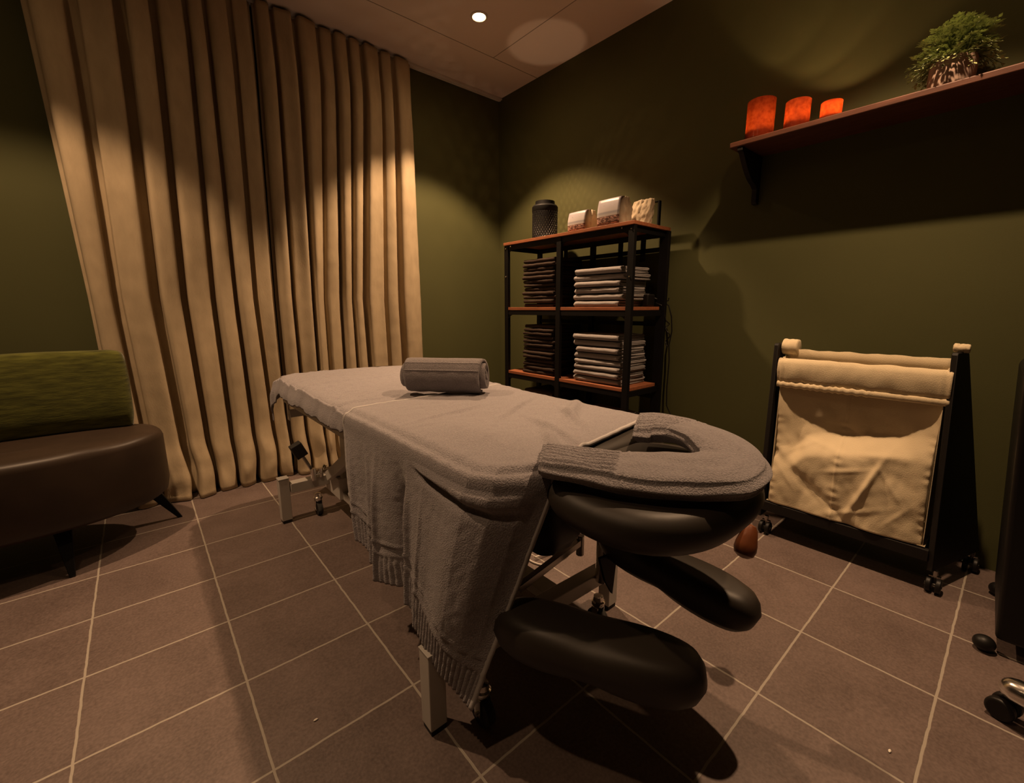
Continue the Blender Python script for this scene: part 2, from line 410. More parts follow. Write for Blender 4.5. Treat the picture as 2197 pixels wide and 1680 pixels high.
# casters with chrome swivel
def caster(x, y, r=.032):
    bm = NB(); tube(bm, [(x - .011, y, r), (x - .011 + .001, y, r), (x + .011, y, r)], r, 28); cst = obj('caster_wheel', bm, RUBBER, tbl, bevel=.003)
    bm = NB(); lathe(bm, [(.004, r + .075), (.014, r + .072), (.016, r + .060), (.020, r + .056), (.020, r + .048), (.016, r + .040), (.012, r + .032)], (x, y, 0), 24)
    bar(bm, (x - .015, y, r - .006), (x - .015, y, r + .04), .003, .022, (0, 1, 0)); bar(bm, (x + .015, y, r - .006), (x + .015, y, r + .04), .003, .022, (0, 1, 0))
    tube(bm, [(x - .021, y, r), (x + .021, y, r)], .006, 10)
    obj('swivel', bm, CHROME, cst)
caster(.545, 2.04); caster(.50, .695, .036); caster(.95, 2.04); caster(.95, .72)
# foot pedal with black pad at the far end
bm = NB(); bar(bm, (.545, 2.05, .19), (.485, 2.05, .325), .012, .03, (0, 1, 0))
ped = obj('pedal_lever', bm, DKCHROME, tbl, bevel=.002)
bm = NB(); bar(bm, (.497, 2.05, .295), (.470, 2.05, .355), .05, .045, (0, 1, 0)); obj('pedal_pad', bm, RUBBER, ped, bevel=.004)
bm = NB(); tube(bm, [(.53, 2.02, .18), (.53, 2.02, .235)], .012, 16); tube(bm, [(.565, 2.03, .185), (.565, 2.03, .225)], .010, 16)
tube(bm, [(.535, 2.02, .205), (.60, 2.04, .205)], .008, 12); tube(bm, [(.58, 2.075, .19), (.60, 2.075, .22)], .008, 12)
obj('pedal_hinge', bm, CHROME, ped)
# dark round motor disc
bm = NB(); tube(bm, [(.74, 1.93, .20), (.80, 1.93, .20)], .11, 36); obj('motor_disc', bm, BLACKP, tbl, bevel=.008)
bm = NB(); box(bm, .66, .70, 1.92, 2.03, .13, .36); obj('motor_bracket', bm, WHITEM, tbl, bevel=.003)
# chrome column near the head end
bm = NB(); tube(bm, [(.965, .72, .150), (.965, .72, .345)], .021, 28); col = obj('column', bm, CHROME, tbl)
bm = NB(); tube(bm, [(.965, .72, .30), (.965, .72, .54)], .025, 28); bar(bm, (.975, .72, .31), (1.02, .60, .25), .004, .05)
obj('column_sleeve', bm, WHITEM, tbl)
bm = NB(); bar(bm, (.70, .80, .20), (.955, .80, .245), .018, .022); tube(bm, [(.955, .80, .20), (.955, .80, .265)], .012, 16)
obj('linkage', bm, DKCHROME, tbl, bevel=.002)
# side lever with brown knob
bm = NB(); bar(bm, (1.07, .62, .43), (1.10, .47, .400), .012, .028); bar(bm, (1.10, .47, .400), (1.135, .40, .385), .012, .024); lev = obj('side_lever', bm, BLACKM, tbl, bevel=.003)
bm = NB()
lathe(bm, [(.002, .05), (.012, .047), (.018, .036), (.022, .018), (.026, 0), (.027, -.014), (.023, -.028), (.012, -.036), (.002, -.038)], (0, 0, 0), 24)
bm.transform(Matrix.Translation((1.125, .392, .352)) @ Matrix.Rotation(.45, 4, 'Y'))
obj('knob', bm, BROWN, lev)

# ------------------------------------------------------------------ towels on the table
def wr(x, y, s=1.0):
    return s * (.0045 * nz(x * 5 + 3, y * 3.0, 1.7) + .0028 * abs(nz(x * 7 + y * 5, y * 16 - x * 5, 4.2)) + .0016 * nz(x * 30, y * 34, 2))
# large bath towel over the near half, hanging down on the left
def big_towel():
    NC = 400; TOPN = 80; HN = 84
    hem = [(0, (.424, 1.200, .300)), (.16, (.420, 1.125, .262)), (.30, (.428, 1.045, .222)), (.40, (.448, .960, .232)), (.455, (.455, .905, .262)),
           (.50, (.410, .850, .278)), (.60, (.400, .805, .240)), (.80, (.406, .725, .180)), (1, (.425, .640, .130))]
    bend = [(0, (.446, 1.315)), (.70, (.446, .745)), (.80, (.450, .665)), (.88, (.475, .612)), (.94, (.525, .580)), (1, (.585, .562))]
    cols = []
    for i in range(NC + 1):
        c = i / NC; col = []
        bx, by = interp(bend, c)
        k_c = smooth01((c - .78) / .16)
        xe = bx + .016 * (1 - .6 * k_c); yt = by + .016 * k_c; yr = 1.335 - .675 * c
        for k in range(8):
            col.append(Vector((1.100 + .004 * nz(yt * 9, k), yr, .50 + .125 * k / 7)))
        for k in range(TOPN + 1):
            t = k / TOPN; x = 1.090 + (xe - 1.090) * t
            y = yr + (yt - yr) * t
            z = TZ + .010 + wr(x, y)
            z -= .012 * smooth01((x - 1.06) / .028) + .013 * smooth01((xe + .022 - x) / .022) ** 1.6
            z += .012 * math.exp(-((x - .58) / .07) ** 2 - ((y - .80) / .16) ** 2)
            for cx, cy, an, wd, ln, h in ((.98, .86, .64, .016, .12, .016), (.90, .80, 1.05, .012, .10, .014), (.76, .74, 1.25, .012, .13, .015), (.86, .98, .5, .010, .16, .010), (.66, 1.05, .2, .012, .12, .008), (.68, .66, .9, .014, .10, .015)):
                ca, sa = math.cos(an), math.sin(an); u = (x - cx) * ca + (y - cy) * sa; v = (x - cx) * sa - (y - cy) * ca
                z += h * math.exp(-(v / wd) ** 2 - (u / ln) ** 2)
            col.append(Vector((x, y, z)))
        top = col[-1].copy(); H = Vector(interp(hem, c))
        B = Vector((bx, by, TZ - .035))
        Ltot = (H - B).length
        for k in range(1, HN + 1):
            d = k / HN
            if d < .12:
                t = d / .12; Q = Vector((B.x, B.y, top.z - .001)); p = top * (1 - t) ** 2 + Q * 2 * t * (1 - t) + B * t * t
                rem = Ltot
            else:
                t = (d - .12) / .88; p = B + (H - B) * t; rem = Ltot * (1 - t)
                fo = smooth01(t * 1.8)
                f = .010 * math.sin(c * 2 * PI * 3.4 + 1.1) + .012 * math.exp(-((c - .20) / .020) ** 2) + .014 * math.exp(-((c - .285) / .016) ** 2) + .007 * math.exp(-((c - .05) / .015) ** 2)
                if c > .5: f = .005 * math.sin((c - .5) * 9) + .014 * math.exp(-((c - .505) / .016) ** 2) + .005 * math.exp(-((c - .60) / .010) ** 2)
                p.x -= f * fo + .003 * nz(c * 9, t * 5, 8)
                p.x -= .0012 * nz(c * 40, t * 26, 3)
                p.x += .022 * fo * math.exp(-((c - .44) / .03) ** 2)
                hug = math.sin(PI * min(1, t * 1.0)) * smooth01((c - .66) / .12) * (1 - smooth01((c - .86) / .12))
                p.x -= .018 * hug; p.y -= .014 * hug
                gk = smooth01((c - .52) / .1) * (1 - smooth01((c - .92) / .06))
                g0 = .05 + .05 * (c - .52) / .4
                p.x += gk * (.016 * math.exp(-((t - g0) / .028) ** 2) - .012 * math.exp(-((t - g0 + .06) / .05) ** 2))
                if rem < .078:
                    a = smooth01((.078 - rem) / .006)
                    p.x -= a * .0019 * math.sin(c * 2 * PI * 46)
                for r0 in (.084, .112):
                    p.x -= .0042 * math.exp(-((rem - r0) / .0026) ** 2)
            col.append(p)
        cols.append(col)
    bm = NB(); grid(bm, cols)
    o = obj('bath_towel', bm, TERRY, smooth='all', solid=.005, origin=(.75, .95, TZ))
    tag(o, 'large grey bath towel hanging almost to the floor from the massage table', 'towel')
    for idx, cc in ((0, 0), (1, NC)):
        bm = NB(); path = cols[cc][8:]
        inner = cols[cc + (4 if idx == 0 else -4)][8:]
        rows = []
        for i_, (p, q) in enumerate(zip(path, inner)):
            dv = (p - q).normalized()
            tg = (path[min(i_ + 1, len(path) - 1)] - path[max(i_ - 1, 0)]).normalized(); up = dv.cross(tg).normalized()
            rows.append([p + dv * .004 + up * .004, p - dv * .006 + up * .004, p - dv * .006 - up * .004, p + dv * .004 - up * .004])
        V = grid(bm, rows, close_v=True); bm.faces.new(V[0]); bm.faces.new(V[-1][::-1])
        obj('selvedge', bm, TERRY_FLAT, o, smooth='all')
    return o
big_towel()

# towel under it over the far half
def far_towel():
    rows = []; NU = 130; NV = 150
    for i in range(NV + 1):
        v = -.0 + i / NV                      # along y
        s = 1.24 + v * (2.335 + .075 - 1.24)
        over = max(0, s - 2.300)
        y = min(s, 2.300) + min(over, .05) * .75 ; drop_y = max(0, over - .012) * .95
        row = []
        hl = .070 + .004 * math.sin(s * 17) + .007 * nz(s * 6, 1) + .030 * smooth01((s - 2.20) / .1)
        for j in range(NU + 1):
            u = j / NU
            a = -hl + u * (TX1 - TX0 + hl + .10)   # across from left hem
            if a < 0: x = TX0 - .012 - .012 * smooth01(-a / .06); dz = -a + .006
            else:
                x = TX0 - .012 + a; dz = .022 * math.exp(-a / .014)
                if x > TX1: dz = x - TX1 + .0; x = TX1 + .008
            z = TZ + .004 + wr(x, y, 1.5) - dz
            lo = smooth01(-a / .05) if a < 0 else 0
            x -= lo * (.005 * math.sin(s * 31 + nz(s * 8) * 4) + .003)
            # creases running to the left edge
            z += (.009 * (.5 - abs(nz(x * 2.2 + 9, s * 11 - x * 6, 5))) ** 2 * 4 * .5 + .004 * (1 - abs(nz(x * 3.5, s * 26 - x * 12, 9)) * 2) ** 3) * (.35 + .65 * smooth01((.85 - x) / .3)) * (1 if s > 1.42 else 0.1)
            for yy, hh in ((1.62, .003), (1.86, .005), (2.10, .004)):
                z += hh * math.exp(-((s - yy - .12 * (x - .7)) / .010) ** 2)
            # rounded far corners
            e = 0
            cxx = abs(x - (TX0 + TX1) / 2) / ((TX1 - TX0) / 2)
            y2 = y - .07 * max(0, cxx - .55) ** 2 / .2 * smooth01((s - 1.9) / .45)
            z2 = z - drop_y - .012 * smooth01((s - 2.20) / .1)
            if s > 2.30 and a < .03: z2 -= .01; x -= .010
            if s < 1.36: z2 -= .002
            if s < 1.36: x += .030 * smooth01((1.36 - s) / .05) * lo; z2 += .03 * smooth01((1.36 - s) / .05) * lo
            row.append((x, y2, z2))
        rows.append(row)
    bm = NB(); grid(bm, rows)
    o = obj('cover_towel', bm, TERRY, smooth='all', solid=.005, origin=(.78, 1.8, TZ))
    tag(o, 'grey towel smoothed over the far half of the massage table, under the larger one', 'towel')
far_towel()

# rolled towel lying across the table
def rolled():
    cx0, cx1 = -.143, .143; cyA, cyB = 0, 0; zc = TZ + .016 + .066
    prof = []; turns = 3.3; n = 640
    outer, inner = [], []
    for i in range(n + 1):
        t = i / n; a = -PI * .5 - turns * 2 * PI + t * turns * 2 * PI; r = .014 + (.068 - .014) * t
        outer.append((math.cos(a) * r, math.sin(a) * r))
        inner.append((math.cos(a) * (r - .0105), math.sin(a) * (r - .0105)))
    loop = outer + inner[::-1]
    rows = []; NS = 26
    for k in range(NS + 1):
        t = k / NS; x = cx0 + (cx1 - cx0) * t
        ring = []
        for i, (a, b) in enumerate(loop):
            ed = 0
            rr = math.hypot(a, b)
            ex = 1 + .02 * nz(t * 5, a * 20, b * 20)
            if k in (0, NS): ex *= .965
            ii = i if i <= n else 2 * n + 1 - i
            # layers telescope a little at the ends
            sh = .010 * math.sin(ii / n * turns * 2 * PI * .5 + 1) * (1 if k > NS / 2 else -1) * (abs(t - .5) * 2) ** 3
            ang = math.atan2(b, a)
            groove = 0
            if i <= n and i / n > 1 - .95 / turns:
                for g0 in (2.30, 2.80):
                    groove += .0030 * math.exp(-((ang - g0) / .035) ** 2)
                if ang > 2.9 or ang < -1.6: groove += .0008 * math.sin(t * 300)
            f = (rr * ex + groove) / rr if rr > 1e-6 else 1
            ring.append((x + sh, cyA + (cyB - cyA) * t + a * f, zc + b * f * .96))
        rows.append(ring)
    bm = NB(); V = grid(bm, rows, close_v=True)
    for V0, fl in ((V[0], 0), (V[-1], 1)):
        m = len(loop)
        for i in range(n):
            bm.faces.new((V0[i], V0[i + 1], V0[m - 2 - i], V0[m - 1 - i]))
    bm.transform(Matrix.Translation((.818, 1.325, 0)) @ Matrix.Rotation(-.86, 4, 'Z'))
    o = obj('rolled_towel', bm, TERRY_DK, smooth='all', origin=(.812, 1.325, TZ + .01))
    tag(o, 'tightly rolled dark grey towel lying across the middle of the massage table', 'towel')
rolled()

# folded towel bent in a U around the face opening
def u_towel():
    ctrl = [(.580, .592), (.612, .500), (.645, .425), (.690, .363), (.745, .318), (.805, .318), (.852, .362), (.874, .430), (.868, .500), (.842, .550)]
    def cat(P, t):
        n = len(P) - 1; f = t * n; i = min(int(f), n - 1); u = f - i
        p0, p1, p2, p3 = [Vector(P[max(0, min(n, i + k))]) for k in (-1, 0, 1, 2)]
        return .5 * ((2 * p1) + (p2 - p0) * u + (2 * p0 - 5 * p1 + 4 * p2 - p3) * u * u + (3 * p1 - p0 - 3 * p2 + p3) * u ** 3)
    NS = 180; NR = 190; rows = []
    for k in range(NS + 1):
        t = k / NS; p = cat(ctrl, t); q = cat(ctrl, min(1, t + .004)) - cat(ctrl, max(0, t - .004)); q.normalize(); s = Vector((-q.y, q.x))   # left of travel = inside of the U
        hw = .060 + .024 * smooth01((t - .5) / .3); hh = .019 + .005 * math.sin(PI * t)
        roll = .14 * smooth01(t / .35) * (1 - smooth01((t - .75) / .2)) # outer side droops over the rim
        zb = TZ + .018 + .006 * math.sin(PI * t) + .026 * smooth01((t - .5) / .3)
        ring = []
        for i in range(NR):
            a = 2 * PI * i / NR; e = 3.2; ca, sa = math.cos(a), math.sin(a)
            r = (abs(ca) ** e + abs(sa) ** e) ** (-1 / e); u = ca * r * hw; v = sa * r * hh
            rib = 0
            if t < .20 or t > .80:
                if not (.188 < t < .2 or .80 < t < .812):
                    rib = .0032 * math.sin(u / .0135 * 2 * PI) if abs(u) < hw * .93 else 0
            for t0 in (.205, .795): rib += .002 * math.exp(-((t - t0) / .004) ** 2)
            lay = .0035 * math.cos(v / hh * PI * 2.2) * (abs(ca) > .8)       # stacked layers seen at the side
            v += rib * (1 if sa > 0 else 0)
            u += lay * (1 if ca > 0 else -1)
            u += .004 * nz(t * 9, i * .03); v += .003 * nz(t * 14, u * 40)
            if t < .012 or t > .988: u *= .97; v *= .8
            ur = u * math.cos(roll) - v * math.sin(roll) * -1; vr = u * math.sin(roll) + v * math.cos(roll)
            ct = -u / hw * .024 * max(0, 1 - t / .22)
            ring.append((p.x + s.x * ur + q.x * ct, p.y + s.y * ur + q.y * ct, zb + vr))
        rows.append(ring)
    bm = NB(); V = grid(bm, rows, close_v=True); bm.faces.new(V[0]); bm.faces.new(V[-1][::-1])
    o = obj('folded_towel', bm, TERRY, smooth='all', origin=(.8, .45, TZ))
    tag(o, 'folded grey towel bent in a U around the face opening of the head cushion', 'towel')
u_towel()

# white cable looping on the floor
bm = NB()
P = []
for i in range(90):
    t = i / 89; P.append((1.16 - .10 * t + .055 * math.cos(t * 4 * PI), 1.28 - .22 * t + .055 * math.sin(t * 4 * PI), .004 + .004 * (i % 2 == 0) * 0))
P += [(1.10 + .02 * i, 1.06 + .004 * i, .004) for i in range(9)]
tube(bm, P, .0038, 8)
P = [(1.05 + .22 * t + .01 * math.sin(t * 6), 1.10 - .03 * t, .0115) for t in [i / 30 for i in range(31)]]
tube(bm, P, .0038, 8)
tag(obj('power_cable', bm, CABLEW, origin=(1.1, 1.15, 0)), 'white power cable looping on the floor under the massage table', 'cable')

# ------------------------------------------------------------------ lounge chair
ch = thing('lounge_chair', 'wide rounded lounge chair with green back and brown seat by the curtain', 'chair', (-.42, 2.36, 0))
def sellipse(cx, cy, rx, ry, e, n=72):
    out = []
    for i in range(n):
        a = 2 * PI * i / n; ca, sa = math.cos(a), math.sin(a)
        r = (abs(ca / rx) ** e + abs(sa / ry) ** e) ** (-1 / e); out.append((cx + ca * r, cy + sa * r))
    return out
bm = NB(); O = sellipse(-.46, 2.365, .490, .285, 2.05)
pad_loft(bm, O, [(.08, .165), (.03, .172), (.008, .19), (0, .23), (0, .42), (.004, .437), (.014, .448), (.04, .454), (.18, .458)])
for v in bm.verts:
    if v.co.z > .42: v.co.z += .006 * nz(v.co.x * 7, v.co.y * 7) 
obj('seat', bm, CHAIR_B, ch, angle=70)
bm = NB()
rows = []
for i in range(41):
    t = i / 40; x = -1.02 + t * (.97)
    bow = -.0 + .03 * ((x + .54) / .48) ** 2
    ring = []
    for u, zz in ((-.05, .44), (-.052, .60), (-.045, .74), (-.036, .772), (-.018, .785), (.010, .785), (.028, .770), (.038, .74), (.04, .60), (.04, .44)):
        k = 1
        if i in (0, 40): k = .72
        rr = .006 if i in (1, 39) else (.016 if i in (0, 40) else 0)
        z2 = zz - (rr if zz > .7 else 0)
        y = 2.505 + u * k - bow * .9 + .03 * (zz - .6)
        ring.append((x, y, z2 + .004 * nz(x * 5, 3)))
    rows.append(ring)
V = grid(bm, rows, close_v=True); bm.faces.new(V[0]); bm.faces.new(V[-1][::-1])
obj('backrest', bm, CHAIR_G, ch, sub=1, smooth='all')
bm = NB(); bar(bm, (-.55, 2.42, .155), (-.02, 2.43, .155), .04, .02); bar(bm, (-.55, 2.42, .155), (-.30, 2.20, .155), .04, .02)
obj('leg_frame', bm, BLACKM, ch, bevel=.004)
for a, b in (((-.045, 2.425, .165), (.045, 2.435, 0)), ((-.30, 2.20, .165), (-.288, 2.115, 0)), ((-.85, 2.42, .165), (-.95, 2.435, 0)), ((-.62, 2.2, .165), (-.63, 2.115, 0))):
    bm = NB(); A, B = Vector(a), Vector(b)
    rows = []
    for t in (0, .5, 1):
        p = A.lerp(B, t); wd = .034 - .020 * t; wx = .052 - .036 * t
        rows.append([p + Vector((sx * wx, sy * wd / 2, 0)) for sx, sy in ((-.5, -1), (.5, -1), (.5, 1), (-.5, 1))])
    V = grid(bm, rows, close_v=True); bm.faces.new(V[0]); bm.faces.new(V[-1][::-1])
    obj('leg', bm, BLACKM, ch, bevel=.002)

# ------------------------------------------------------------------ shelving unit
su = thing('shelving_unit', 'black metal shelving unit with reddish wooden shelves in the right corner', 'shelf', (2.04, 1.80, 0))
SX0, SX1, SY0, SY1 = 1.885, 2.205, 1.30, 2.285
for y in (1.315, 1.80, 2.27):
    for x in (SX0 + .012, SX1 - .012):
        bm = NB(); wd = .017 if x < 2 else (.026 if y < 1.4 else .016)
        box(bm, x - .011, x + .011, y - wd, y + wd, 0, 1.343)
        obj('post', bm, BLACKM, su, bevel=.001)
SH = [(1.345, 1.362), (.935, .953), (.515, .533), (.10, .118)]
for i, (z0, z1) in enumerate(SH):
    bm = NB()
    if i == 0: box(bm, SX0 - .006, SX1 + .004, SY0 - .004, SY1 + .002, z0, z1)
    else: box(bm, SX0 + .004, SX1 - .03, SY0 + .016, SY1 - .016, z0, z1)
    obj('shelf_board', bm, SHELFW, su, bevel=.0015)
    bm = NB()
    for x in (SX0 + .010, SX1 - .015): box(bm, x - .004, x + .004, SY0 + .01, SY1 - .01, z0 - .030, z0 - .001)
    for y in (SY0 + .012, SY1 - .012): box(bm, SX0 + .01, SX1 - .01, y - .004, y + .004, z0 - .030, z0 - .001)
    # rounded corner gussets
    for y, sg in ((1.328, 1), (1.788, -1), (1.812, 1), (2.257, -1)):
        r = .045; zc = z0 - .030 - r
        pts = [(y, zc + r), (y, zc)] + [(y + sg * (r - r * math.cos(a)), zc + r * math.sin(a)) for a in [k * PI / 16 for k in range(1, 9)]]
        if zc < .02: continue
        for x in (SX0 + .008,):
            f0 = [bm.verts.new((x, p[0], p[1])) for p in pts]; f1 = [bm.verts.new((x + .005, p[0], p[1])) for p in pts]
            bm.faces.new(f0); bm.faces.new(f1[::-1])
            for k in range(len(pts)): bm.faces.new((f0[k], f0[(k + 1) % len(pts)], f1[(k + 1) % len(pts)], f1[k]))
    obj('shelf_rail', bm, BLACKM, su, smooth=False)
bm = NB()
for z in (1.255, .86, .45): box(bm, SX1 - .012, SX1 - .006, SY0, SY1, z - .012, z + .012)
for y in (1.45, 1.60, 2.03): box(bm, SX1 - .012, SX1 - .006, y - .015, y + .015, 1.20, 1.345)
obj('back_brace', bm, BLACKM, su, smooth=False)
for y, z in ((1.315, 1.325), (1.315, 1.10), (2.27, 1.325), (2.27, 1.15), (1.37, 1.335), (2.22, 1.335)):
    bm = NB(); tube(bm, [(SX0 + .004, y, z), (SX0 - .003, y, z)], .0035, 10); obj('screw', bm, CHROME, su)

# ---- folded towels in the stacks
def ribbon(path, th):
    L, R = [], []
    for i, p in enumerate(path):
        a = Vector(path[max(0, i - 1)]); b = Vector(path[min(len(path) - 1, i + 1)]); t = (b - a); t = t.normalized() if t.length > 0 else Vector((1, 0)); n = Vector((-t.y, t.x))
        P = Vector(p); L.append(P + n * th / 2); R.append(P - n * th / 2)
    return L, R
def folded_mesh(name, width, depth, h, m, seed, layers=4):
    rnd = random.Random(seed); th = h / layers * .94; z = [h / layers * (i + .5) for i in range(layers)]
    path = []
    def hair(xc, za, zb, sg, n=8):   # hairpin around xc
        r = abs(zb - za) / 2; zc = (za + zb) / 2; out = []
        for k in range(n + 1):
            a = PI * k / n; out.append((xc + sg * math.sin(a) * r * 1.0, zc + (za - zc) * math.cos(a)))
        return out
    if layers == 4:
        path += [(depth, z[0]), (depth * .5, z[0])] + hair(z[3] - z[0] > 0 and (z[3] - z[0]) / 2 + th / 2, z[0], z[3], -1, 12) + [(depth * .5, z[3])]
        path += hair(depth - h / layers, z[3], z[2], 1, 6) + [(depth * .5, z[2])] + hair(h * .5, z[2], z[1], -1, 6) + [(depth * .5, z[1]), (depth * .97, z[1])]
    else:
        path += [(depth, z[0]), (depth * .5, z[0])] + hair((z[1] - z[0]) / 2 + th / 2, z[0], z[1], -1, 8) + [(depth * .5, z[1]), (depth * .98, z[1])]
    L, R = ribbon(path, th); loop = L + R[::-1]; n = len(path); m2 = len(loop)
    NS = 16; rows = []
    for k in range(NS + 1):
        t = k / NS; y = (t - .5) * width; ring = []
        for i, p in enumerate(loop):
            ii = i if i < n else m2 - 1 - i
            e = .004 * nz(ii * .35, seed * 1.7) + .006 * nz(ii * .12, seed * 3.1, 5)
            ww = .005 * nz(t * 3.5, seed * 2.3, p.x * 4) ; hz = .003 * nz(t * 5, seed, 4 + p.x * 6)
            ring.append((p.x + ww + .002 * nz(t * 12, seed, ii * .2), y + e * (1 if k in (0, NS) else (2 * t - 1)), max(0.0002, p.y + hz * (p.y / h))))
        rows.append(ring)
    bm = NB(); V = grid(bm, rows, close_v=True)
    for V0 in (V[0], V[-1]):
        for i in range(n - 1): bm.faces.new((V0[i], V0[i + 1], V0[m2 - 2 - i], V0[m2 - 1 - i]))
    o = obj(name, bm, m, smooth='all')
    return o
ORD = ['topmost', 'second', 'third', 'fourth', 'fifth', 'sixth', 'seventh', 'eighth', 'ninth', 'tenth', 'eleventh', 'twelfth', 'thirteenth', 'fourteenth']
used = set()
def stack(mesh_src, n, x0, y0, z0, hs, jit, where, group, col):
    rnd = random.Random(n * 31 + int(z0 * 100)); z = z0
    for i in range(n):
        src = mesh_src[rnd.randrange(len(mesh_src))]
        if src.name in used: o = src.copy(); C.objects.link(o)
        else: o = src; used.add(src.name)
        k = hs / src['h'] * rnd.uniform(.92, 1.08)
        o.scale = (rnd.uniform(.97, 1.0), rnd.uniform(.95, 1.03), k); o.rotation_euler = (0, 0, rnd.uniform(-.03, .03))
        o.location = (x0 + rnd.uniform(-jit, jit), y0 + rnd.uniform(-jit, jit), z)
        z += src['h'] * k * 1.0 + .0006
        idx = n - 1 - i
        o['label'] = f'{ORD[idx]} towel{"" if idx == 0 else " from the top"} in the {where}' if idx < n - 1 else f'bottommost towel in the {where}'
        o['category'] = 'towel'; o['group'] = group
    return z
greys = []
for s in range(5):
    o = folded_mesh('folded_towel', .30 + .006 * s, .25, .042, GREYT, 40 + s); o['h'] = .046; greys.append(o)
darks = []
for s in range(5):
    o = folded_mesh('folded_towel', .27, .25, .022, DARKT, 80 + s, 2); o['h'] = .0245; darks.append(o)
stack(greys, 6, 1.905, 1.535, .9545, .0345, .006, 'light grey stack on the middle shelf', 'light grey towels on the middle shelf', 'light grey')
stack(greys, 8, 1.905, 1.53, .5345, .0330, .008, 'light grey stack on the lower shelf', 'light grey towels on the lower shelf', 'light grey')
stack(greys, 7, 1.905, 1.53, .1195, .0330, .008, 'light grey stack on the bottom shelf', 'light grey towels on the bottom shelf', 'light grey')
stack(darks, 12, 1.905, 1.985, .9545, .0235, .008, 'dark brown stack on the middle shelf', 'dark brown towels on the middle shelf', 'dark brown')
stack(darks, 13, 1.905, 1.985, .5345, .0235, .008, 'dark brown stack on the lower shelf', 'dark brown towels on the lower shelf', 'dark brown')
stack(darks, 12, 1.905, 1.98, .1195, .0250, .010, 'dark brown stack on the bottom shelf', 'dark brown towels on the bottom shelf', 'dark brown')
for o in greys + darks:
    if o.name not in used: bpy.data.objects.remove(o)

# black device with cables at the near end of the middle shelf
t = thing('charger_box', 'small black device on the middle shelf beside the light grey towels', 'device', (2.13, 1.345, .9545))
bm = NB(); box(bm, 2.09, 2.160, 1.335, 1.372, .9545, 1.02); obj('body', bm, BLACKP, t, bevel=.008)
bm = NB(); tube(bm, [(2.165, 1.345, 1.0), (2.20, 1.335, .99), (2.225, 1.29, .96), (2.235, 1.275, .90), (2.24, 1.27, .82), (2.245, 1.285, .74), (2.24, 1.275, .66), (2.243, 1.28, .5), (2.243, 1.275, .40), (2.245, 1.24, .34), (2.245, 1.19, .31), (2.245, 1.17, .24), (2.245, 1.17, .05)], .0035, 8)
obj('cord', bm, BLACKP, t, smooth='all')
bm = NB(); P = [(2.165, 1.335, .975), (2.19, 1.30, .955), (2.195, 1.285, .88)] + [(2.2 + .012 * math.cos(a * .9), 1.27 + .014 * math.sin(a), .86 - .012 * a) for a in [k * .6 for k in range(18)]]
tube(bm, P, .003, 8); obj('coiled_cord', bm, BLACKP, t, smooth='all')
bm = NB(); tube(bm, [(SX1 + .002, 1.31, .985), (SX1 + .03, 1.30, .985), (SX1 + .034, 1.30, 1.0)], .003, 8)
o = obj('wall_hook', bm, BLACKM, su)

# ------------------------------------------------------------------ things on top of the shelving unit
ZT = 1.3625
# perforated lantern
lx, ly = 2.045, 2.075; LR = .079; LHt = .205
t = thing('lantern', 'black perforated metal lantern on top of the shelving unit', 'lantern', (lx, ly, ZT))
bm = NB(); n = 30; nr = 14; V = []
for j in range(nr + 1):
    z = ZT + .010 + (LHt - .02) * j / nr; off = .5 * (j % 2)
    V.append([bm.verts.new((lx + LR * math.cos(2 * PI * (k + off) / n), ly + LR * math.sin(2 * PI * (k + off) / n), z)) for k in range(n)])
# diamond lattice: each diamond is a hole with a rim
def ins(a, b, f): return a + (b - a) * f
for j in range(1, nr):
    for k in range(n):
        if j % 2 == 0: q = [V[j][k], V[j + 1][k], None, V[j + 1][k - 1]]
k_h = .56
dia = []
for j in range(0, nr - 1):
    for k in range(n):
        o2 = j % 2
        bot = V[j][k]; left = V[j + 1][(k - 1 + o2) % n]; right = V[j + 1][(k + o2) % n]; top = V[j + 2][k]
        dia.append((bot, right, top, left))
for q in dia:
    cc = sum((v.co for v in q), Vector()) / 4
    inn = [bm.verts.new(cc + (v.co - cc) * k_h) for v in q]
    for i in range(4): bm.faces.new((q[i], q[(i + 1) % 4], inn[(i + 1) % 4], inn[i]))
obj('perforated_shade', bm, BLACKM, t, smooth=False, solid=.0015)
bm = NB(); lathe(bm, [(LR + .002, 0), (LR + .003, .002), (LR + .003, .022), (LR + .001, .024), (LR - .002, .022), (LR - .002, .004), (.002, .004), (.002, 0)], (lx, ly, ZT), 48); obj('base', bm, BLACKM, t)
bm = NB(); lathe(bm, [(LR, LHt - .03), (LR + .002, LHt - .025), (LR + .002, LHt), (LR - .006, LHt + .010), (.062, LHt + .014), (.060, LHt + .034), (.044, LHt + .034), (.044, LHt + .010), (LR - .004, LHt - .004), (LR - .002, LHt - .03)], (lx, ly, ZT), 48, close=True); obj('collar', bm, BLACKM, t)
def tealight(t, x, y, z, h=.016, r=.019, power=.2, col=(1, .58, .28), lift=.014):
    bm = NB(); lathe(bm, [(r, 0), (r, h), (r - .002, h), (r - .002, h - .003), (.001, h - .003)], (x, y, z), 24); cn = obj('candle', bm, WAX, t)
    bm = NB(); lathe(bm, [(.0005, 0), (.0032, .004), (.0036, .008), (.002, .015), (.0004, .021)], (x, y, z + h - .002), 12); obj('flame', bm, FLAME, cn)
    lamp('candle_light', 'POINT', (x, y, z + h + lift), power, col, radius=.004)
tealight(t, lx, ly, ZT + .005, h=.014, power=3.0, col=(1, .60, .32), lift=.012)

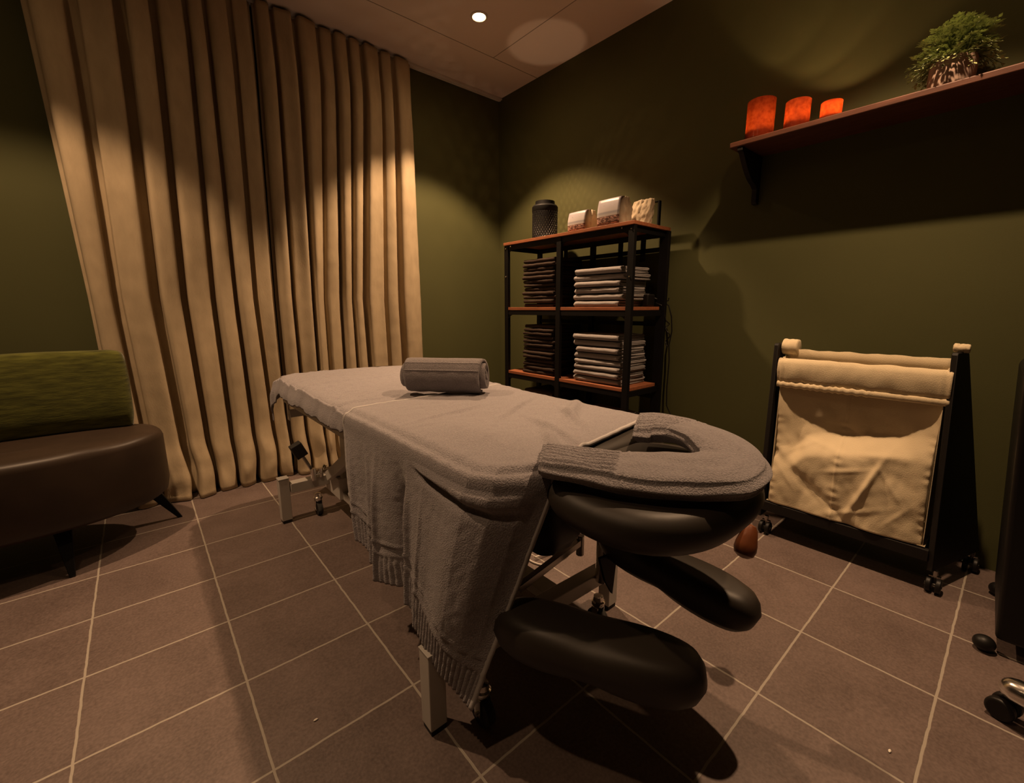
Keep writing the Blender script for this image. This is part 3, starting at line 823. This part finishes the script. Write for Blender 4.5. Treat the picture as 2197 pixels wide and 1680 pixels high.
# cloth pouches with a printed card
def label_mat():
    m, nt, b = nodes('printed_card'); L = nt.links.new
    tc = nt.nodes.new('ShaderNodeTexCoord'); sx = nt.nodes.new('ShaderNodeSeparateXYZ'); L(tc.outputs['Generated'], sx.inputs[0])
    n = nt.nodes.new('ShaderNodeTexNoise'); n.inputs['Scale'].default_value = 9; n.inputs['Detail'].default_value = 4; n.inputs['Distortion'].default_value = 1.2
    mp = nt.nodes.new('ShaderNodeMapping'); mp.inputs['Scale'].default_value = (1, .55, 2.4); L(tc.outputs['Generated'], mp.inputs[0]); L(mp.outputs[0], n.inputs[0])
    r1 = nt.nodes.new('ShaderNodeValToRGB'); L(sx.outputs[2], r1.inputs[0])
    e = r1.color_ramp.elements; e[0].position = 0; e[0].color = (.42, .26, .20, 1); e[1].position = 1; e[1].color = (.34, .31, .38, 1)
    for p, c in ((.30, (.36, .25, .22, 1)), (.34, (.50, .46, .44, 1)), (.44, (.30, .29, .32, 1)), (.50, (.52, .48, .48, 1))):
        q = e.new(p); q.color = c
    r2 = nt.nodes.new('ShaderNodeValToRGB'); L(n.outputs['Fac'], r2.inputs[0])
    r2.color_ramp.elements[0].position = .47; r2.color_ramp.elements[0].color = (.09, .04, .03, 1)
    r2.color_ramp.elements[1].position = .58; r2.color_ramp.elements[1].color = (.55, .33, .26, 1)
    gt = nt.nodes.new('ShaderNodeMath'); gt.operation = 'LESS_THAN'; gt.inputs[1].default_value = .30; L(sx.outputs[2], gt.inputs[0])
    mx = nt.nodes.new('ShaderNodeMix'); mx.data_type = 'RGBA'; L(gt.outputs[0], mx.inputs[0]); L(r1.outputs[0], mx.inputs[6]); L(r2.outputs[0], mx.inputs[7])
    L(mx.outputs[2], b.inputs['Base Color']); b.inputs['Roughness'].default_value = .4
    return m
CARD = label_mat()
POUCH = mat('pouch_cloth', (.60, .50, .36), .85, bump=.3, bscale=200, spec=.15)
INK = mat('white_ink', (.8, .78, .76), .6)
def pouch(name, label, x0, x1, y0, y1, h, seed, card=True, lean=0, off=0):
    t = thing(name, label, 'pouch', ((x0 + x1) / 2, (y0 + y1) / 2, ZT), 'cloth pouches on top of the shelving unit')
    nx, ny, nz_ = 14, 20, 16
    bm = NB(); cx, cy = (x0 + x1) / 2, (y0 + y1) / 2
    rows = []
    for j in range(nz_ + 1):
        tz = j / nz_; ring = []
        N = 72
        for i in range(N):
            a = 2 * PI * i / N; ca, sa = math.cos(a), math.sin(a); e = 5 - 2 * tz
            r = (abs(ca) ** e + abs(sa) ** e) ** (-1 / e)
            k = 1 - .10 * tz ** 3; kx = k * (1 - .30 * smooth01((tz - .55) / .45))
            bul = 1 + .05 * math.sin(PI * tz)
            w_ = .0095 * nz(i * .27, tz * 3.2, seed) + .004 * nz(i * .8, tz * 8, seed)
            if card and ca < -.6: w_ *= .15
            X = cx + ca * r * ((x1 - x0) / 2 * kx * bul + w_) + lean * tz
            Y = cy + sa * r * ((y1 - y0) / 2 * k + w_) + off * tz
            Z = ZT + .001 + tz * h + (.007 * nz(i * .3, seed, 3) * smooth01((tz - .8) / .2))
            ring.append((X, Y, Z))
        rows.append(ring)
    for f, dz in ((.78, .004), (.45, .001), (.15, -.002)):
        last = rows[-1 if f == .78 else -1]; base = rows[nz_]
        mx_ = sum(p[0] for p in base) / len(base); my_ = sum(p[1] for p in base) / len(base)
        rows.append([(mx_ + (p[0] - mx_) * f, my_ + (p[1] - my_) * f, ZT + h + dz + .003 * nz(i * .4, f * 9, seed)) for i, p in enumerate(base)])
    V = grid(bm, rows, close_v=True); bm.faces.new(V[0]); bm.faces.new(V[-1][::-1])
    obj('bag', bm, POUCH, t, smooth='all')
    if card:
        bm = NB(); yy0, yy1 = y0 + .016 + off, y1 - .012 + off; xf = x0 - .011
        rows = []
        for k in range(9):
            tz = k / 8; rows.append([(xf + .010 * tz ** 3 + lean * tz * .8 - .004 * math.sin(PI * tz) - .004 * math.sin(PI * u), yy0 + (yy1 - yy0) * u, ZT + .003 + (h - .006) * tz) for u in [q / 10 for q in range(11)]])
        # the card folds back over the top
        rows.append([(p[0] + .012, p[1], p[2] + .004) for p in rows[-1]]); rows.append([(p[0] + .03, p[1], p[2] + .003) for p in rows[-1]])
        grid(bm, rows); cdo = obj('printed_card', bm, CARD, t, smooth='all', solid=.001)
        # faint line of white handwriting, too small to read
        bm = NB(); yc = (yy0 + yy1) / 2
        P = [(xf - .0045 + .002, yc + .030 - .060 * q / 40, ZT + h * .72 + .0022 * math.sin(q * 1.9) * (1 + .5 * math.sin(q * .6))) for q in range(41)]
        tube(bm, P, .0004, 5); obj('script_line', bm, INK, cdo)
    return t
pouch('cloth_pouch', 'smaller beige cloth pouch with a printed beach card, next to the lantern', 1.925, 2.02, 1.615, 1.768, .107, 3)
pouch('cloth_pouch', 'larger beige cloth pouch with a printed beach card, beside the crumpled pouch', 1.905, 1.995, 1.380, 1.545, .130, 8)
pouch('cloth_pouch', 'crumpled beige cloth pouch without a card, at the right corner of the shelf top', 2.03, 2.085, 1.33, 1.455, .125, 15, card=False, lean=.01, off=-.02)
# black open frame behind the pouches
t = thing('storage_tray', 'upright black framed tray behind the crumpled pouch', 'tray', (2.16, 1.42, ZT))
bm = NB()
box(bm, 2.15, 2.17, 1.335, 1.345, ZT, ZT + .135); box(bm, 2.15, 2.17, 1.500, 1.508, ZT, ZT + .135); box(bm, 2.15, 2.17, 1.345, 1.500, ZT, ZT + .008); box(bm, 2.15, 2.17, 1.345, 1.500, ZT + .129, ZT + .135)
obj('frame', bm, BLACKM, t, bevel=.002)

# ------------------------------------------------------------------ wall shelf
WX0 = 2.045; WZ = 1.644
ws = thing('wall_shelf', 'long dark wooden wall shelf with curved brackets on the right wall', 'shelf', (2.15, .3, WZ))
bm = NB(); box(bm, WX0, XW - .001, -1.0, .947, WZ - .022, WZ); obj('shelf_board', bm, WSHELF, ws, bevel=.004)
for y in (.905, .0, -.85):
    bm = NB()
    pts = [(XW - .001, WZ - .0225), (WX0 + .006, WZ - .0225), (WX0 + .006, WZ - .038)]
    pts += [(WX0 + .02 + .165 * (1 - math.cos(a)) ** .8, WZ - .040 - .11 * math.sin(a) ** 1.6) for a in [k * PI / 20 for k in range(1, 10)]]
    pts += [(XW - .032, WZ - .165), (XW - .032, WZ - .215), (XW - .024, WZ - .228), (XW - .001, WZ - .228)]
    f0 = [bm.verts.new((p[0], y - .011, p[1])) for p in pts]; f1 = [bm.verts.new((p[0], y + .011, p[1])) for p in pts]
    bm.faces.new(f0); bm.faces.new(f1[::-1])
    for k in range(len(pts)): bm.faces.new((f0[k], f0[(k + 1) % len(pts)], f1[(k + 1) % len(pts)], f1[k]))
    obj('bracket', bm, BLACKW, ws, bevel=.002)
# red candle holders
def holder(x, y, r, h, label, power, ch_):
    t = thing('candle_holder', label, 'candle holder', (x, y, WZ + .0005), 'red glass candle holders on the wall shelf')
    bm = NB(); z = WZ + .001; lathe(bm, [(r - .003, 0), (r, .004), (r, h), (r - .0015, h + .0015), (r - .003, h), (r - .003, .007), (.001, .006), (.001, 0)], (x, y, z), 48); obj('glass', bm, REDG, t)
    tealight(t, x, y, z + .0075, h=ch_, power=power, lift=.012)
holder(2.110, .856, .053, .150, 'tallest of the three red glass candle holders, at the left', 1.8, .045)
holder(2.110, .717, .044, .104, 'medium red glass candle holder between the tall and the low one', 1.8, .034)
holder(2.110, .602, .035, .064, 'lowest of the three red glass candle holders, nearest the plant', 2.3, .018)
# plant
px_, py_ = 2.125, .278
pt = thing('potted_plant', 'small bushy green plant in a round stone pot on the wall shelf', 'plant', (px_, py_, WZ + .0005))
bm = NB(); z = WZ + .001; lathe(bm, [(.046, 0), (.056, .006), (.0585, .04), (.057, .085), (.053, .085), (.053, .07), (.001, .07)], (px_, py_, z), 40); obj('pot', bm, POT, pt)
bm = NB(); lathe(bm, [(.054, .066), (.05, .074), (.02, .079), (.001, .08)], (px_, py_, z), 24); obj('soil', bm, SOIL, pt)
rnd = random.Random(5); bs = NB(); bl = NB()
for i in range(300):
    a = rnd.uniform(0, 2 * PI); el = rnd.betavariate(1.6, 1.2); reach = rnd.uniform(.06, .105) ; hgt = .02 + .105 * (1 - el ** 2.2) * rnd.uniform(.75, 1.05)
    dx, dy = math.cos(a), math.sin(a)
    if dx > 0: reach *= .85
    pts = []; drop = rnd.uniform(.0, .07) * (el > .75)
    if i % 9 == 0: drop += .045
    for k in range(9):
        t_ = k / 8; rr = .03 * t_ + (reach * el) * t_ ** 1.1
        zz = z + .074 + hgt * math.sin(min(1, t_ * 1.1) * PI * .5) - drop * t_ ** 2.2
        pts.append(Vector((px_ + dx * rr + .006 * nz(i, k * .5), py_ + dy * rr + .006 * nz(i + 50, k * .5), max(zz, WZ + .008))))
        if pts[-1].x > XW - .012: pts[-1].x = XW - .012
    tube(bs, pts, .0008, 4, cap=False)
    for k in range(2, 9):
        for sd in (-1, 1, 0):
            p = pts[k] + Vector((rnd.uniform(-.004, .004), rnd.uniform(-.004, .004), rnd.uniform(-.003, .003)))
            t3 = (pts[k] - pts[k - 1]).normalized(); si = t3.cross(Vector((0, 0, 1))).normalized() if abs(t3.z) < .99 else Vector((1, 0, 0))
            d = (t3 * .8 + si * sd * .9 + Vector((rnd.uniform(-.3, .3), rnd.uniform(-.3, .3), rnd.uniform(-.1, .4)))).normalized()
            Ln = rnd.uniform(.010, .017); wd = Ln * .30; n_ = d.cross(Vector((rnd.uniform(-.4, .4), rnd.uniform(-.4, .4), 1))).normalized()
            up = n_.cross(d)
            v = [bl.verts.new(q) for q in (p, p + d * Ln * .5 + n_ * wd + up * .0008, p + d * Ln, p + d * Ln * .5 - n_ * wd + up * .0008)]
            if max(q.co.x for q in v) > XW - .004:
                for q in v: q.co.x = min(q.co.x, XW - .004)
            bl.faces.new(v)
obj('stems', bs, STEM, pt); fo = obj('foliage', bl, LEAF, pt, smooth=False); fo['kind'] = 'stuff'

# ------------------------------------------------------------------ laundry hamper
hp = thing('laundry_hamper', 'beige canvas laundry hamper on a black wheeled frame by the right wall', 'hamper', (2.06, .34, 0))
def side(y0, y1):
    bm = NB()
    pts = [(1.925, .075), (1.985, .795), (1.992, .803), (2.055, .803), (2.062, .795), (2.205, .075)]
    f0 = [bm.verts.new((p[0], y0, p[1])) for p in pts]; f1 = [bm.verts.new((p[0], y1, p[1])) for p in pts]
    bm.faces.new(f0); bm.faces.new(f1[::-1])
    for k in range(len(pts)): bm.faces.new((f0[k], f0[(k + 1) % len(pts)], f1[(k + 1) % len(pts)], f1[k]))
    obj('side_panel', bm, BLACKW, hp, bevel=.002)
side(.627, .643)
bm = NB()
pts = [(1.925, .092, .075), (1.985, .108, .795), (1.992, .108, .803), (2.062, .090, .803), (2.070, .088, .795), (2.235, .000, .075)]
f0 = [bm.verts.new(p) for p in pts]; f1 = [bm.verts.new((p[0] + .004, p[1] + .016, p[2])) for p in pts]
bm.faces.new(f0); bm.faces.new(f1[::-1])
for k in range(len(pts)): bm.faces.new((f0[k], f0[(k + 1) % len(pts)], f1[(k + 1) % len(pts)], f1[k]))
obj('side_panel', bm, BLACKW, hp, bevel=.002)

bm = NB(); box(bm, 1.925, 1.945, .108, .627, .105, .145); box(bm, 2.175, 2.195, .091, .625, .105, .145); box(bm, 1.945, 2.175, .091, .625, .118, .128)
obj('bottom_frame', bm, BLACKW, hp, bevel=.002)
bm = NB(); tube(bm, [(2.002, .627, .725), (2.002, .108, .725)], .008, 12); tube(bm, [(2.05, .627, .762), (2.05, .108, .762)], .008, 12)
obj('top_rod', bm, BLACKW, hp)
for x, y in ((1.945, .61), (1.945, .085), (2.185, .61), (2.215, .015)):
    bm = NB(); tube(bm, [(x - .006, y - .020, .026), (x - .006, y - .005, .026)], .026, 26); tube(bm, [(x - .006, y + .005, .026), (x - .006, y + .020, .026)], .026, 26)
    wh = obj('caster', bm, BLACKP, hp, bevel=.004)
    bm = NB(); tube(bm, [(x, y, .026), (x, y, .076)], .008, 10); bar(bm, (x - .006, y, .05), (x + .006, y, .05), .030, .014); tube(bm, [(x - .006, y - .022, .026), (x - .006, y + .022, .026)], .006, 8)
    obj('caster_stem', bm, DKCHROME, wh)
# canvas bag
bm = NB(); NY = 120; NZ = 110; rows = []
ya, yb = .614, .120
for j in range(NZ + 1):
    tz = j / NZ; z = .150 + (.735 - .150) * tz; row = []
    for i in range(NY + 1):
        u = i / NY; inset = .006 * math.sin(PI * tz) + .010 * (1 - tz) 
        y = ya - inset + (yb - ya + 2 * inset) * u
        x = 1.935 + (1.992 - 1.935) * tz
        belly = math.sin(PI * u) ** .6
        x -= .022 * belly * math.exp(-((tz - .25) / .28) ** 2) - .062 * belly * smooth01((tz - .34 - .14 * u + .10 * math.exp(-((u - .12) / .08) ** 2)) / .16) * (1 - smooth01((tz - .88) / .12))
        lowm = 1 - smooth01((tz - .55) / .25)
        x += lowm * (.014 * nz(u * 3.4, tz * 3.0, 2) + .007 * nz(u * 7 + tz * 4, tz * 5 - u * 3, 7) + .0022 * nz(u * 16 + tz * 9, tz * 13 - u * 9, 1))
        # vertical centre seam puckers and edge puckers
        x += lowm * .0028 * math.sin(tz * 95 + 5 * nz(tz * 7, 2) + 3 * u) * (.4 + .9 * abs(nz(tz * 6, 5))) * (math.exp(-((u - .46) / .035) ** 2) + math.exp(-(u / .03) ** 2) + math.exp(-((1 - u) / .03) ** 2))
        x -= .003 * math.exp(-((u - .46) / .006) ** 2)
        # diagonal creases
        x -= .014 * lowm * math.exp(-(((u - .66) * .75 + (tz - .28 + .03 * math.sin(u * 14)) * -.42) / .018) ** 2) * math.exp(-((tz - .25) / .17) ** 2)
        for cu, ct, an, wd, ln, hh in ((.18, .42, .5, .016, .12, .007), (.30, .16, -.6, .018, .16, .009), (.52, .34, .25, .014, .14, .006), (.80, .30, -.9, .016, .14, .008), (.62, .10, .35, .018, .18, .008), (.86, .14, .8, .014, .10, .006), (.38, .46, -.15, .014, .16, .005), (.70, .47, .12, .015, .16, .007), (.12, .20, -.8, .014, .10, .006)):
            ca, sa = math.cos(an), math.sin(an); uu = (u - cu) * ca + (tz - ct) * sa; vv = (u - cu) * sa - (tz - ct) * ca
            x -= .6 * hh * belly * math.exp(-(vv / wd) ** 2 - (uu / ln) ** 2)
        x += .010 * lowm * math.exp(-(((u - .22) * .5 + (tz - .22) * .8) / .035) ** 2)
        row.append((x, y, z))
    rows.append(row)
grid(bm, rows)
# back sheet and bottom
rows2 = [[(2.178 - (2.178 - 2.036) * j / 20 + .003 * nz(i * .3, j * .3), ya + (yb - ya) * i / 30, .150 + (.780 - .150) * j / 20 + (.006 * nz(i * .35, 2) if j == 20 else 0)) for i in range(31)] for j in range(21)]
grid(bm, rows2)
for yy in (ya - .006, yb + .006):
    grid(bm, [[(1.94 + .05 * j / 20 + (2.170 - .118 * j / 20 - 1.94 - .05 * j / 20) * i / 12, yy + .004 * math.sin(i * .9) * (1 - j / 20), .150 + .60 * j / 20) for i in range(13)] for j in range(21)])
grid(bm, [[(1.935 + .24 * i / 6, ya + (yb - ya) * k / 10, .150) for k in range(11)] for i in range(7)])
bag = obj('bag', bm, CANVAS, hp, smooth='all', solid=.002)
# folded-over top band, with a padded lower hem
bm = NB(); rows = []
ring = [(-.003, 0), (-.012, .004), (-.020, .030), (-.021, .060), (-.018, .088), (-.010, .104), (.004, .108), (.016, .102), (.022, .085), (.022, .06)]
for i in range(91):
    u = i / 90; y = .622 + (.112 - .622) * u; r = []
    for k, (dx, dz) in enumerate(ring):
        pk = .0025 * math.sin(u * 150) * math.exp(-(u / .05) ** 2) + .0025 * math.sin(u * 150) * math.exp(-((1 - u) / .05) ** 2)
        wv = .005 * nz(u * 9 + dz * 20, dz * 40, 4) * (k < 5) + .004 * nz(u * 20 - dz * 40, 3) * (k < 5)
        r.append((1.995 + dx + wv + pk, y, .640 + dz * .97 + (.004 * nz(u * 8, 6) if dz > .09 else 0)))
    rows.append(r)
grid(bm, rows); obj('top_band', bm, CANVAS, hp, smooth='all', solid=.002)
bm = NB(); rows = []
for i in range(121):
    u = i / 120; y = .620 + (.112 - .620) * u; c_ = (1.981 + .0015 * nz(u * 40), .640 + .002 * math.sin(u * 130 + 3 * nz(u * 8)) * (u < .6))
    rows.append([(c_[0] + .008 * math.cos(a), y, c_[1] + .0125 * math.sin(a)) for a in [2 * PI * k / 10 for k in range(10)]])
V = grid(bm, rows, close_v=True); bm.faces.new(V[0]); bm.faces.new(V[-1][::-1]); obj('band_hem', bm, CANVAS, hp, smooth='all')
# rolled canvas corners sitting on the back rod ends
def corner_wrap(y0, y1, x, z, r, name='corner_wrap'):
    bm = NB(); rows = []
    for i in range(21):
        u = i / 20; y = y0 + (y1 - y0) * u; k_ = 1 if 0 < i < 20 else .75
        rows.append([(x + (r * 1.05 * math.cos(a) + .003 * nz(u * 4, a)) * k_, y, z + (r * math.sin(a) + .0035 * nz(u * 5, a * 1.5, 3)) * k_) for a in [2 * PI * k / 24 for k in range(24)]])
    V = grid(bm, rows, close_v=True); bm.faces.new(V[0]); bm.faces.new(V[-1][::-1]); obj(name, bm, CANVAS, hp, smooth='all')
corner_wrap(.626, .568, 2.04, .788, .032)
corner_wrap(.125, .085, 2.030, .816, .014)

# the frame leans a little towards the corner of the room
for o in [q for q in bpy.data.objects if q.parent == hp]:
    for v in o.data.vertices: v.co.y += .024 * max(0, v.co.z - .1) / .7
# ------------------------------------------------------------------ dark furniture at the right edge
t = thing('black_stand', 'tall black stand at the right edge with a rounded foot', 'stand', (1.80, -.12, 0))
bm = NB(); pts = []
rows = []
for z, a, b_ in ((.045, -.062, -.60), (.30, -.044, -.60), (.62, -.022, -.60), (.78, -.012, -.60), (.80, -.03, -.60)):
    rows.append([(1.70, a, z), (2.10, a + .015, z), (2.10, b_, z), (1.70, b_, z)])
V = grid(bm, rows, close_v=True); bm.faces.new(V[0]); bm.faces.new(V[-1][::-1]); obj('body', bm, BLACKP, t, bevel=.01)
for x, y in ((1.700, -.045), (2.08, -.06), (1.70, -.56), (2.08, -.56)):
    bm = NB(); bmesh.ops.create_uvsphere(bm, u_segments=24, v_segments=14, radius=.024)
    bm.transform(Matrix.Translation((x, y, .022)) @ Matrix.Diagonal((1, 1, .9, 1))); obj('foot', bm, BLACKP, t)
# rolling stool, only one caster and the end of its chrome leg in view
t = thing('rolling_stool', 'chrome stool base with a black twin-wheel caster at the bottom right corner', 'stool', (1.62, -.42, 0))
hub = Vector((1.33, -.40, .11))
for k in range(5):
    a = 1.24 + k * 2 * PI / 5; e = hub + Vector((math.cos(a), math.sin(a), 0)) * .30; e.z = .078
    if k == 0: e = Vector((1.435, -.100, .080))
    bm = NB(); dd = (e - hub).normalized(); tube(bm, [hub, hub.lerp(e, .6), e.lerp(hub, .06), e, e + dd * .012, e + dd * .021, e + dd * .026, e + dd * .028], [.028, .027, .028, .0275, .024, .017, .009, .002], 24); lg = obj('leg', bm, CHROME, t)
    d = (e - hub).normalized(); d.z = 0; s = Vector((-d.y, d.x, 0)); c0 = Vector((e.x, e.y, .026)) + d * .012
    bm = NB()
    for sg in (-1, 1): tube(bm, [c0 + s * sg * .006, c0 + s * sg * .026], .026, 26)
    obj('caster', bm, BLACKP, lg, bevel=.006)
bm = NB(); tube(bm, [hub - Vector((0, 0, .03)), hub + Vector((0, 0, .03))], .04, 24); tube(bm, [hub, hub + Vector((0, 0, .34))], .022, 20); obj('column', bm, CHROME, t)
bm = NB(); lathe(bm, [(.001, .44), (.14, .44), (.165, .455), (.17, .48), (.16, .505), (.12, .515), (.001, .517)], (hub.x, hub.y, 0), 40); obj('seat', bm, VINYL, t)
# small light crumbs on the tiles
for i, (x, y) in enumerate(((.205, .955), (1.13, .065))):
    bm = NB(); bmesh.ops.create_icosphere(bm, subdivisions=2, radius=.0035); bm.transform(Matrix.Translation((x, y, .002)) @ Matrix.Diagonal((1.5, .8, .5, 1)))
    tag(obj('crumb', bm, WAX, origin=(x, y, 0)), ['tiny white crumb on the floor left of the table', 'tiny white crumb on the floor at the bottom right'][i], 'crumb', 'crumbs on the floor')
